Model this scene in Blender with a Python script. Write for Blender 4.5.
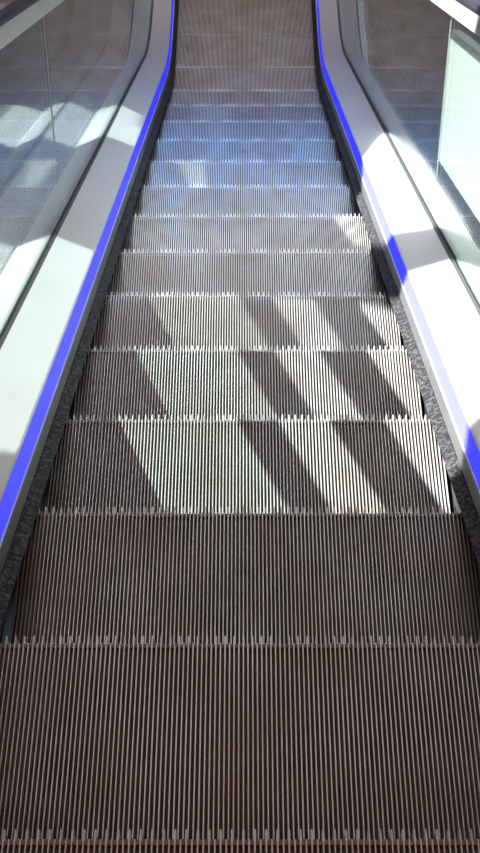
import bpy, bmesh, math, random
from mathutils import Vector, Matrix
random.seed(7)
for o in list(bpy.data.objects): bpy.data.objects.remove(o)
sc = bpy.context.scene
col = sc.collection
R = math.radians

# ------------------------------------------------------------------ camera
cam_d = bpy.data.cameras.new('camera'); cam = bpy.data.objects.new('camera', cam_d); col.objects.link(cam)
cam_d.sensor_fit = 'VERTICAL'; cam_d.sensor_height = 36; cam_d.sensor_width = 36
cam_d.lens = 1013.6/853*36
cam_d.shift_x = -3.2/853
cam_d.clip_start = .05
cam.location = (-.014, 0, 0); cam.rotation_euler = (R(90-59.137), 0, 0)
sc.camera = cam

# ------------------------------------------------------------------ light
w = bpy.data.worlds.new('world'); sc.world = w; w.use_nodes = True
bg = w.node_tree.nodes['Background']; bg.inputs[0].default_value = (.62, .76, 1, 1); bg.inputs[1].default_value = .8
SUN = Vector((.91, -.1, -1))
sd = bpy.data.lights.new('sun', 'SUN'); sd.energy = 20; sd.angle = R(.5); sd.color = (.97, 1, 1)
so = bpy.data.objects.new('sun', sd); col.objects.link(so)
so.rotation_euler = SUN.to_track_quat('-Z', 'Y').to_euler(); so.location = (-6, 1, 8)
def area(name, loc, target, sx, sy, power, color, spread=180):
    d = bpy.data.lights.new(name, 'AREA'); d.shape = 'RECTANGLE'; d.size = sx; d.size_y = sy; d.energy = power; d.color = color
    d.spread = R(spread)
    o = bpy.data.objects.new(name, d); col.objects.link(o); o.location = loc
    o.rotation_euler = (Vector(target)-Vector(loc)).to_track_quat('-Z', 'Y').to_euler()
    return o
area('blue_fill_light', (0, 9.8, 1.0), (0, 4.5, -3.9), 5.0, 2.2, 50, (.10, .36, 1), 50)  # added blue fill that tints the far sloping steps
area('mid_step_fill_light', (0, 9.6, 4.3), (0, 3.0, -3.2), 5.0, 1.8, 33, (.93, 1, .98), 40)  # added whitish fill to brighten the middle steps
area('warm_near_fill_light', (0, -1.3, 5.3), (0, .3, -1), 3.5, 2.5, 90, (1, .56, .36))  # added orange fill that warms the nearest steps
area('neutral_fill_light', (0, 3.6, 5.8), (0, 3.6, 0), 4.5, 3, 72, (1, .95, .92))  # added neutral fill to lift the decks
area('warm_foot_fill_light', (0, 9.8, -2.1), (0, 5.8, -4.8), 3.6, 2.2, 95, (1, .84, .75))  # added warm fill for the level steps at the foot
sc.view_settings.view_transform = 'Standard'; sc.view_settings.look = 'None'
sc.view_settings.gamma = 1; sc.view_settings.use_curve_mapping = False
sc.view_settings.exposure = 0.0

# ------------------------------------------------------------------ materials
def mat(name, color, rough=.5, metal=0, noise=None, emit=None, bump=0, spec=None):
    m = bpy.data.materials.new(name); m.use_nodes = True; nt = m.node_tree; b = nt.nodes['Principled BSDF']
    b.inputs['Base Color'].default_value = (*color, 1); b.inputs['Roughness'].default_value = rough; b.inputs['Metallic'].default_value = metal
    if spec is not None: b.inputs['Specular IOR Level'].default_value = spec
    if emit: b.inputs['Emission Color'].default_value = (*emit[0], 1); b.inputs['Emission Strength'].default_value = emit[1]
    if noise:
        col2, scale, lo, hi, stretch = noise
        tc = nt.nodes.new('ShaderNodeTexCoord'); mp = nt.nodes.new('ShaderNodeMapping'); mp.inputs['Scale'].default_value = stretch
        n = nt.nodes.new('ShaderNodeTexNoise'); n.inputs['Scale'].default_value = scale; n.inputs['Detail'].default_value = 5
        r = nt.nodes.new('ShaderNodeValToRGB'); r.color_ramp.elements[0].position = lo; r.color_ramp.elements[1].position = hi
        r.color_ramp.elements[0].color = (*color, 1); r.color_ramp.elements[1].color = (*col2, 1)
        g = nt.nodes.new('ShaderNodeNewGeometry')
        nt.links.new(g.outputs['Position'], mp.inputs['Vector']); nt.links.new(mp.outputs[0], n.inputs['Vector'])
        nt.links.new(n.outputs['Fac'], r.inputs[0]); nt.links.new(r.outputs[0], b.inputs['Base Color'])
        if bump:
            bp = nt.nodes.new('ShaderNodeBump'); bp.inputs['Strength'].default_value = bump; bp.inputs['Distance'].default_value = .004
            nt.links.new(n.outputs['Fac'], bp.inputs['Height']); nt.links.new(bp.outputs[0], b.inputs['Normal'])
    return m
M = {}
M['cleat'] = mat('polished_cleat_aluminium', (.57, .57, .56), .34, .35, noise=((.46, .41, .375), 5, .38, .62, (1, 1, 1)))
M['flank'] = mat('worn_cleat_flank', (.44, .43, .41), .5, .15, noise=((.24, .20, .17), 9, .4, .62, (1, 1, 1)))
M['groove'] = mat('grimy_groove', (.045, .022, .014), .75, 0, noise=((.022, .014, .011), 26, .42, .6, (1, .5, .5)))
M['nose'] = mat('nose_aluminium', (.13, .11, .10), .5, .3)
M['tooth'] = mat('nose_tooth_aluminium', (.55, .54, .53), .4, .4)
M['riser'] = mat('riser_aluminium', (.2, .19, .18), .5, .4)
M['under'] = mat('step_underframe', (.03, .03, .03), .8)
M['skirt'] = mat('black_skirt_coating', (.03, .028, .031), .45, .1, noise=((.17, .17, .17), 40, .45, .75, (1, .12, 1)), bump=.3)
M['brush'] = mat('bristle_black', (.006, .006, .007), .9, 0, noise=((.085, .085, .085), 110, .42, .72, (1, 1, .4)), bump=.5)
M['edge'] = mat('dark_grey_trim', (.26, .255, .26), .35, .5)
M['chip'] = mat('bare_metal_chip', (.75, .7, .62), .5)
M['led'] = mat('blue_light_diffuser', (.17, .17, .19), .5, 0, emit=((.002, .006, 1), 1.0))
M['lip'] = mat('light_lip_metal', (.6, .62, .6), .4, .3)
M['deck'] = mat('satin_deck_aluminium', (.62, .62, .625), .42, .1, noise=((.585, .585, .59), 3, .35, .65, (1, 1, 1)))
M['gasket'] = mat('dark_glazing_gasket', (.055, .06, .06), .45)
M['gasket_reflection'] = mat('seal_with_glass_reflection', (.30, .33, .31), .4)  # outer gasket, reflection in the glass put into its lighter colour
M['guide'] = mat('pale_handrail_guide', (.66, .68, .66), .38, .3)
M['rubber'] = mat('black_handrail_rubber', (.035, .036, .05), .28, 0)
M['clad'] = mat('pale_cladding', (.62, .66, .6), .6)
M['board'] = mat('pale_green_white_board', (.68, .72, .66), .6)
M['wall'] = mat('warm_grey_plaster', (.34, .31, .29), .9, noise=((.30, .27, .25), 2, .4, .6, (1, 1, 1)))
M['ceil'] = mat('ceiling_plaster', (.5, .46, .42), .9)
M['floor'] = mat('grey_stone_floor', (.22, .21, .2), .5, noise=((.17, .16, .15), 6, .4, .6, (1, 1, 1)))
M['comb'] = mat('comb_plate_steel', (.4, .4, .4), .35, .8)
M['frame'] = mat('fill_light_frame_metal', (.2, .2, .2), .4, .5)
g = bpy.data.materials.new('balustrade_glass'); g.use_nodes = True; nt = g.node_tree; nt.nodes.clear()
out = nt.nodes.new('ShaderNodeOutputMaterial'); mx = nt.nodes.new('ShaderNodeMixShader'); fr = nt.nodes.new('ShaderNodeFresnel')
tr = nt.nodes.new('ShaderNodeBsdfTransparent'); gl = nt.nodes.new('ShaderNodeBsdfGlossy')
tr.inputs[0].default_value = (.875, .915, .895, 1); gl.inputs[0].default_value = (1, 1, 1, 1); gl.inputs['Roughness'].default_value = 0
ge = nt.nodes.new('ShaderNodeNewGeometry'); mr = nt.nodes.new('ShaderNodeMapRange')   # same reflectance from both faces of the pane
mr.inputs['To Min'].default_value = 1.5; mr.inputs['To Max'].default_value = 1/1.5
nt.links.new(ge.outputs['Backfacing'], mr.inputs['Value']); nt.links.new(mr.outputs[0], fr.inputs['IOR'])
nt.links.new(fr.outputs[0], mx.inputs[0]); nt.links.new(tr.outputs[0], mx.inputs[1]); nt.links.new(gl.outputs[0], mx.inputs[2]); nt.links.new(mx.outputs[0], out.inputs[0])
M['glass'] = g

# ------------------------------------------------------------------ helpers
def tag(o, label=None, cat=None, group=None, kind=None):
    if label: o['label'] = label
    if cat: o['category'] = cat
    if group: o['group'] = group
    if kind: o['kind'] = kind
    return o
def mesh(name, V, F, mats, parent=None, mi=None, smooth=False):
    me = bpy.data.meshes.new(name); me.from_pydata(V, [], F); me.update()
    for m in (mats if isinstance(mats, (list, tuple)) else [mats]): me.materials.append(m)
    if mi: me.polygons.foreach_set('material_index', mi)
    bm = bmesh.new(); bm.from_mesh(me); bmesh.ops.recalc_face_normals(bm, faces=bm.faces); bm.to_mesh(me); bm.free()
    if smooth:
        for p in me.polygons: p.use_smooth = True
    o = bpy.data.objects.new(name, me); col.objects.link(o); o.parent = parent
    return o
class MB:
    def __init__(s): s.V = []; s.F = []; s.I = []
    def prism(s, prof, x0, x1, mi=0, inset=0, cap=True):   # prof in (y,z), extruded along x
        n = len(s.V); k = len(prof)
        s.V += [(x0, y, z) for y, z in prof] + [(x1, y, z) for y, z in prof]
        for i in range(k):
            j = (i+1) % k; s.F.append((n+i, n+j, n+k+j, n+k+i)); s.I.append(mi)
        if cap:
            s.F.append(tuple(n+i for i in range(k))); s.F.append(tuple(n+k+i for i in range(k-1, -1, -1))); s.I += [mi, mi]
    def box(s, a, b, mi=0):
        s.prism([(a[1], a[2]), (b[1], a[2]), (b[1], b[2]), (a[1], b[2])], a[0], b[0], mi)
    def build(s, name, mats, parent=None): return mesh(name, s.V, s.F, mats, parent, s.I)
def empty(name, loc):
    e = bpy.data.objects.new(name, None); e.empty_display_size = .2; col.objects.link(e); e.location = loc; return e
def copy_tree(o, parent=None):
    c = o.copy(); col.objects.link(c); c.parent = parent
    for ch in [x for x in list(bpy.data.objects) if x.parent == o]: copy_tree(ch, c)
    return c

# ------------------------------------------------------------------ nose-line path of the step band (y, z)
TAN = math.tan(R(30)); Z0 = -1.5626; ZF = -4.885; RAD = 1.6
YI = (Z0-ZF)/TAN; YA = YI-RAD*math.tan(R(15)); YA_ = YI-RAD*math.tan(R(15))*math.cos(R(30)); YB = YI+RAD*math.tan(R(15))
def zn(y):
    if y <= YA_: return Z0-TAN*y
    if y >= YB: return ZF
    return ZF+RAD-math.sqrt(RAD*RAD-(YB-y)**2)
def path(ya, yb):
    ys = [ya]
    if ya < YA_:
        n = max(1, int((YA_-ya)/.6)); ys += [ya+(min(YA_, yb)-ya)*i/n for i in range(1, n+1)]
    if yb > YA_ and ya < YB:
        a = max(ya, YA_)
        for i in range(1, 15):
            y = YA_+(YB-YA_)*i/14
            if a < y < yb: ys.append(y)
        ys.append(min(yb, YB))
    if yb > YB: ys.append(yb)
    ys = sorted(set(round(y, 5) for y in ys)); P = []
    for y in ys:
        if y <= YA_: a = R(30)
        elif y >= YB: a = 0
        else: a = math.asin((YB-y)/RAD)
        P.append((y, zn(y), math.sin(a), math.cos(a)))   # normal = (sin a, cos a) in (y,z)
    return P
def sweep(name, prof, ya, yb, m, parent=None, xc=0, side=1, smooth=False):
    """prof: closed list of (|x|, z' vertical height above the nose line on the incline)"""
    P = path(ya, yb); V = []; F = []; k = len(prof)
    for y, z, ny, nz in P:
        for x, h in prof:
            n = h*.866; V.append((xc+side*x, y+ny*n, z+nz*n))
    for a in range(len(P)-1):
        for i in range(k):
            j = (i+1) % k; F.append((a*k+i, a*k+j, (a+1)*k+j, (a+1)*k+i))
    F.append(tuple(range(k))); F.append(tuple((len(P)-1)*k+i for i in range(k)))
    o = mesh(name, V, F, m, parent)
    if smooth:
        for p in o.data.polygons: p.use_smooth = True
    return o
def rect(x0, x1, z0, z1): return [(x0, z0), (x1, z0), (x1, z1), (x0, z1)]

# ------------------------------------------------------------------ setting
# unseen sun mask on the left: openings shaped to cast the sun patches, as (y, height above the stair slope)
XW = -3.2
def wy(p): return (p[0], Z0-TAN*p[0]+p[1])
holes = [
 [(1.20, 2.3), (1.33, 3.15), (1.45, 3.36), (1.54, 4.24), (1.62, 4.49), (1.70, 4.60), (1.9, 5.9), (2.56, 5.9), (2.56, 4.40), (2.62, 4.27), (2.63, 2.3)],
 [(2.93, 4.46), (2.86, 4.74), (2.8, 6.2), (4.5, 6.2), (4.2, 4.95), (4.04, 4.70), (3.86, 4.56), (3.71, 4.47), (3.56, 4.25), (3.47, 4.14), (3.30, 4.16), (3.05, 4.36)],
 [(3.82, 2.3), (3.86, 3.2), (3.90, 3.29), (3.93, 3.38), (4.02, 3.415), (4.19, 3.50), (4.22, 3.50), (4.24, 3.32), (4.46, 3.32), (4.53, 3.1), (4.5, 2.3)],
]
bm = bmesh.new()
def loop(pts):
    vs = [bm.verts.new((XW, y, z)) for y, z in pts]
    for i in range(len(vs)): bm.edges.new((vs[i], vs[(i+1) % len(vs)]))
loop([(-4, -7), (10, -7), (10, 6), (-4, 6)])
for h in holes: loop([wy(p) for p in h])
bmesh.ops.triangle_fill(bm, edges=bm.edges[:], use_beauty=True)
ext = bmesh.ops.extrude_face_region(bm, geom=bm.faces[:])
bmesh.ops.translate(bm, verts=[v for v in ext['geom'] if isinstance(v, bmesh.types.BMVert)], vec=(-.03, 0, 0))
bmesh.ops.recalc_face_normals(bm, faces=bm.faces)
me = bpy.data.meshes.new('sun_mask_wall_left'); bm.to_mesh(me); bm.free(); me.materials.append(M['wall'])
o = bpy.data.objects.new('sun_mask_wall_left', me); col.objects.link(o); tag(o, kind='structure')
def sbox(name, a, b, m):
    q = MB(); q.box(a, b); return tag(q.build(name, m), kind='structure')
sbox('wall_right', (4, -4, -7), (4.2, 10, 6), M['wall'])
sbox('wall_back', (-3.2, -4.2, -7), (4, -4, 6), M['wall'])
sbox('wall_far', (-3.2, 10, -7), (4, 10.2, 6), M['wall'])
sbox('ceiling', (-3.3, -4.2, 6), (4.2, 10.2, 6.2), M['ceil'])
for wi, (wz, wh, ww) in enumerate([(1.0, 1.25, 2.6), (4.3, 1.05, 2.6), (-2.1, 1.2, 1.9)]):  # made-up frames around the fill lights at the far wall
    q = MB()
    for b in [((-ww, 9.93, wz-wh), (ww, 10, wz-wh+.07)), ((-ww, 9.93, wz+wh-.07), (ww, 10, wz+wh)), ((-ww, 9.93, wz-wh), (-ww+.07, 10, wz+wh)), ((ww-.07, 9.93, wz-wh), (ww, 10, wz+wh)), ((-.03, 9.93, wz-wh), (.03, 10, wz+wh))]: q.box(*b)
    tag(q.build('fill_light_frame_%d' % (wi+1), M['frame']), kind='structure')
q = MB()
q.box((-3.2, 7.35, -5.1), (4, 10, -4.89)); q.box((.92, -4, -5.1), (4, 7.35, -4.89)); q.box((-3.2, -4, -5.1), (-2.45, 7.35, -4.89))
q.box((-2.45, -4, -7), (.92, 7.35, -6.9))
tag(q.build('floor', M['floor']), kind='structure')

# ------------------------------------------------------------------ escalator step
NC = 118; HW = .535; PIT = 2*HW/NC
def make_step():
    root = empty('escalator_step', (0, 0, 0))
    t = MB()
    for i in range(NC):
        xc = -HW+PIT*(i+.5); a, b = .0012, .0021; y0, y1 = (-.381 if i % 2 else -.396), (.014 if i % 2 else -.001)
        n = len(t.V)
        t.V += [(xc-b, y0, -.010), (xc+b, y0, -.010), (xc+a, y0, 0), (xc-a, y0, 0),
                (xc-b, y1-.004, -.010), (xc+b, y1-.004, -.010), (xc+a, y1, -.0005), (xc-a, y1, -.0005)]
        t.F += [(n+2, n+3, n+7, n+6), (n+1, n+2, n+6, n+5), (n+3, n, n+4, n+7), (n, n+3, n+2, n+1), (n+4, n+5, n+6, n+7)]
        t.I += [0, 1, 1, 1, 0]
    t.box((-HW, -.396, -.016), (HW, -.014, -.010), 2)
    t.build('tread_plate', [M['cleat'], M['flank'], M['groove']], root)
    nb = MB(); nb.prism([(-.009, -.016), (-.009, -.0045), (-.003, -.004), (.000, -.009), (-.002, -.016)], -HW, HW)
    for i in range(1, NC, 2):       # gussets under every second cleat
        xc = -HW+PIT*(i+.5)
        nb.prism([(-.004, -.002), (.013, -.004), (.007, -.016), (-.002, -.034)], xc-.0020, xc+.0020, 1)
    nb.build('nose_strip', [M['nose'], M['tooth']], root)
    r = MB(); pts = [(-.003+(-.055)*(1-math.cos(u*1.35)), -.016-.225*u) for u in [j/6 for j in range(7)]]
    for j in range(6):
        (ya, za), (yb, zb) = pts[j], pts[j+1]
        r.prism([(ya-.012, za), (ya-.006, za), (yb-.006, zb), (yb-.012, zb)], -HW, HW, 1)
        for i in range(0, NC):
            xc = -HW+PIT*(i+.5); r.prism([(ya-.006, za), (ya, za), (yb, zb), (yb-.006, zb)], xc-.0018, xc+.0018, 0, cap=False)
    r.build('riser_plate', [M['riser'], M['groove']], root)
    for sx in (-1, 1):
        u = MB(); x = sx*.48; u.prism([(-.375, -.017), (-.03, -.017), (-.075, -.225), (-.11, -.225)], x-.012, x+.012)
        u.build('side_bracket', M['under'], root)
    return root
LABELS = {
 -2: 'escalator step two below the last one the photo shows at its bottom edge',
 -1: 'escalator step just under the bottom edge of the photo',
 0: 'nearest shaded brown escalator step, only a sliver at the bottom edge',
 1: 'widest dark brown ribbed escalator step, whole tread nearest the viewer',
 2: 'dark shaded ribbed step directly nearer than the sunlit striped steps',
 3: 'nearest and largest of the three striped sunlit escalator steps',
 4: 'middle one of the three striped sunlit escalator steps',
 5: 'farthest one of the three striped sunlit escalator steps',
 6: 'grey shaded step directly beyond the farthest striped sunlit step',
 7: 'grey ribbed step, second beyond the striped steps, lit at its right end',
 8: 'grey-blue shaded step directly nearer than the step with a lone bright patch',
 9: 'blue-tinged step with one lone bright sun patch left of centre',
 10: 'blue-tinged step directly beyond the one with the lone bright patch',
 11: 'blue-tinged step, second beyond the one with the lone bright patch',
 12: 'farthest clearly blue-tinged sloping step before the brown-grey ones',
 13: 'narrow grey step where the slope starts to level out',
 14: 'brown-grey step, nearer of the two that look tall on the level run',
 15: 'brown-grey level step just nearer than the dark toothed gap near the top',
 16: 'farthest brown-grey level step, cut by the top edge of the photo',
 17: 'level escalator step beside the comb plate, past the top edge',
}
proto = make_step(); first = True; Y00 = .264
for k in range(-2, 18):
    s = proto if first else copy_tree(proto); first = False
    y = Y00+.4*k; s.location = (0, y, zn(y))
    tag(s, LABELS[k], 'escalator step', 'ribbed steps of the escalator in the middle')
for k in range(4, 18):
    s = copy_tree(proto); y = Y00+.4*k; s.location = (-1.628, y, zn(y))
    tag(s, 'dim step of the parallel escalator seen through the left glass', 'escalator step', 'steps of the parallel escalator beyond the left glass')

# ------------------------------------------------------------------ balustrades
JOINTS = [-1.8, -.05, 2.41, 5.0, 8.0]
def balustrade(name, label, xc, side, slim=False, chips=None):
    ya, yb = -1.8, 8.0
    root = empty(name, (xc+side*.65, ya, zn(ya))); inv = Matrix.Translation(-Vector(root.location))
    tag(root, label, 'balustrade')
    def S(n, prof, a, b, m, lab=None, parent=root):
        o = sweep(n, prof, a, b, m, None, xc, side); o.parent = parent
        if parent == root: o.matrix_parent_inverse = inv
        if lab: o['label'] = lab
        return o
    S('skirt_panel', rect(.546, .555, -.34, .075), ya, yb, M['skirt'], 'black skirt panel')
    S('skirt_brush', [(.546, .069), (.546, .050), (.494, .031), (.4925, .038), (.516, .064)], ya, yb, M['brush'], 'black bristle guard')
    tr_ = S('skirt_trim', [(.518, .070), (.555, .070), (.555, .126), (.518, .124)], ya, yb, M['edge'], 'dark grey trim strip')
    S('light_strip', [(.5215, .129), (.535, .129), (.538, .190), (.5285, .190)], ya, yb, M['led'], 'glowing blue light strip')
    S('lip', [(.5185, .124), (.530, .126), (.530, .129), (.5185, .129)], ya, yb, M['lip'])
    S('inner_deck', [(.5295, .190), (.540, .190), (.654, .252), (.654, .265), (.534, .1985), (.5295, .1945)], ya, yb, M['deck'], 'satin inner deck panel')
    S('outer_deck', [(.688, .252), (.807, .188), (.807, .200), (.688, .265)], ya, yb, M['deck'], 'satin outer deck panel')
    S('gasket', [(.654, .243), (.6645, .243), (.6645, .270), (.654, .264)], ya, yb, M['gasket'])
    S('gasket', [(.6765, .243), (.688, .243), (.688, .264), (.6765, .270)], ya, yb, M['gasket_reflection'])
    for a, b in zip(JOINTS[:-1], JOINTS[1:]):
        S('glass_panel', rect(.6645, .6765, .23, 1.09), a+.003, b-.003, M['glass'])
    for j in JOINTS[1:-1]:
        S('glass_joint_seal', rect(.6685, .6725, .272, 1.07), j-.0025, j+.0025, M['lip'], 'thin pale joint between glass panels')
    if slim: gp = [(.645, 1.10), (.695, 1.10), (.695, 1.14), (.645, 1.14)]
    else: gp = [(.632, 1.079), (.642, 1.074), (.698, 1.074), (.708, 1.079), (.708, 1.139), (.632, 1.139)]
    S('handrail_guide', gp, ya, yb, M['guide'], 'pale aluminium handrail guide')
    S('side_cladding', rect(.797, .812, -1.0, .187), ya, yb, M['clad'])
    if chips:
        for (y, h, r_) in chips:
            V = []; n = 7
            for t_ in (0, 1):
                for i in range(n):
                    a = 2*math.pi*i/n; rr = r_*random.uniform(.5, 1.2)
                    yy = y+math.cos(a)*rr*1.9; V.append((xc+side*(.518-.0006*t_), yy, zn(yy)+h+math.sin(a)*rr*.6))
            F = [tuple(range(n)), tuple(range(n, 2*n))]+[(i, (i+1) % n, n+(i+1) % n, n+i) for i in range(n)]
            c = mesh('paint_chip', V, F, M['chip'], None); c.parent = tr_; c.matrix_parent_inverse = inv
            c['label'] = 'chipped pale spot on the trim'
    # handrail belt
    wd = .035 if slim else .045; pr = []
    for i in range(9):
        a = math.pi*i/8; pr.append((.67+wd*math.cos(a), 1.154+.034*math.sin(a)))
    pr += [(.67-wd*.98, 1.142), (.67+wd*.98, 1.142)]
    return sweep('handrail', pr, ya, yb, M['rubber'], None, xc, side)
h = balustrade('left_balustrade'.replace('left_', ''), 'glass balustrade with blue light strip left of the steps, in weaker sun', 0, -1)
tag(h, 'black rubber handrail crossing the top left corner', 'handrail')
h = balustrade('balustrade', 'glass balustrade right of the steps, its deck glaring white in the sun', 0, 1,
   chips=[(1.22, .105, .010), (1.18, .10, .006), (1.13, .11, .004), (2.06, .095, .006), (2.13, .11, .003)])
tag(h, 'dark rubber handrail crossing the top right corner', 'handrail')
h = balustrade('balustrade', 'near balustrade of the parallel escalator, seen through the left glass', -1.628, 1, slim=True)
tag(h, 'handrail of the parallel escalator running just outside the left balustrade', 'handrail')
h = balustrade('balustrade', 'far balustrade of the parallel escalator, beyond its steps', -1.628, -1, slim=True)
tag(h, 'handrail on the far side of the parallel escalator', 'handrail')

# pale board outside the right balustrade
o = sweep('parapet_board', rect(.87, .91, .20, .84), -1.8, 3.30, M['board'], None, 0, 1)
tag(o, 'pale greenish white board standing behind the right glass panel', 'board')

# comb plates at the lower landing
def comb(xc, label):
    e = empty('comb_plate', (xc, 7.35, ZF))
    q = MB(); q.box((-.54, -.20, -.02), (.54, .12, .004)); q.build('plate', M['comb'], e)
    q = MB()
    for i in range(NC-1):
        x = -HW+PIT*(i+1); q.prism([(-.235, -.006), (-.20, .0035), (-.20, -.008)], x-.0016, x+.0016)
    q.build('comb_teeth', M['comb'], e)
    tag(e, label, 'comb plate', None)
comb(0, 'steel comb plate at the foot of the middle escalator')
comb(-1.628, 'steel comb plate at the foot of the parallel escalator')
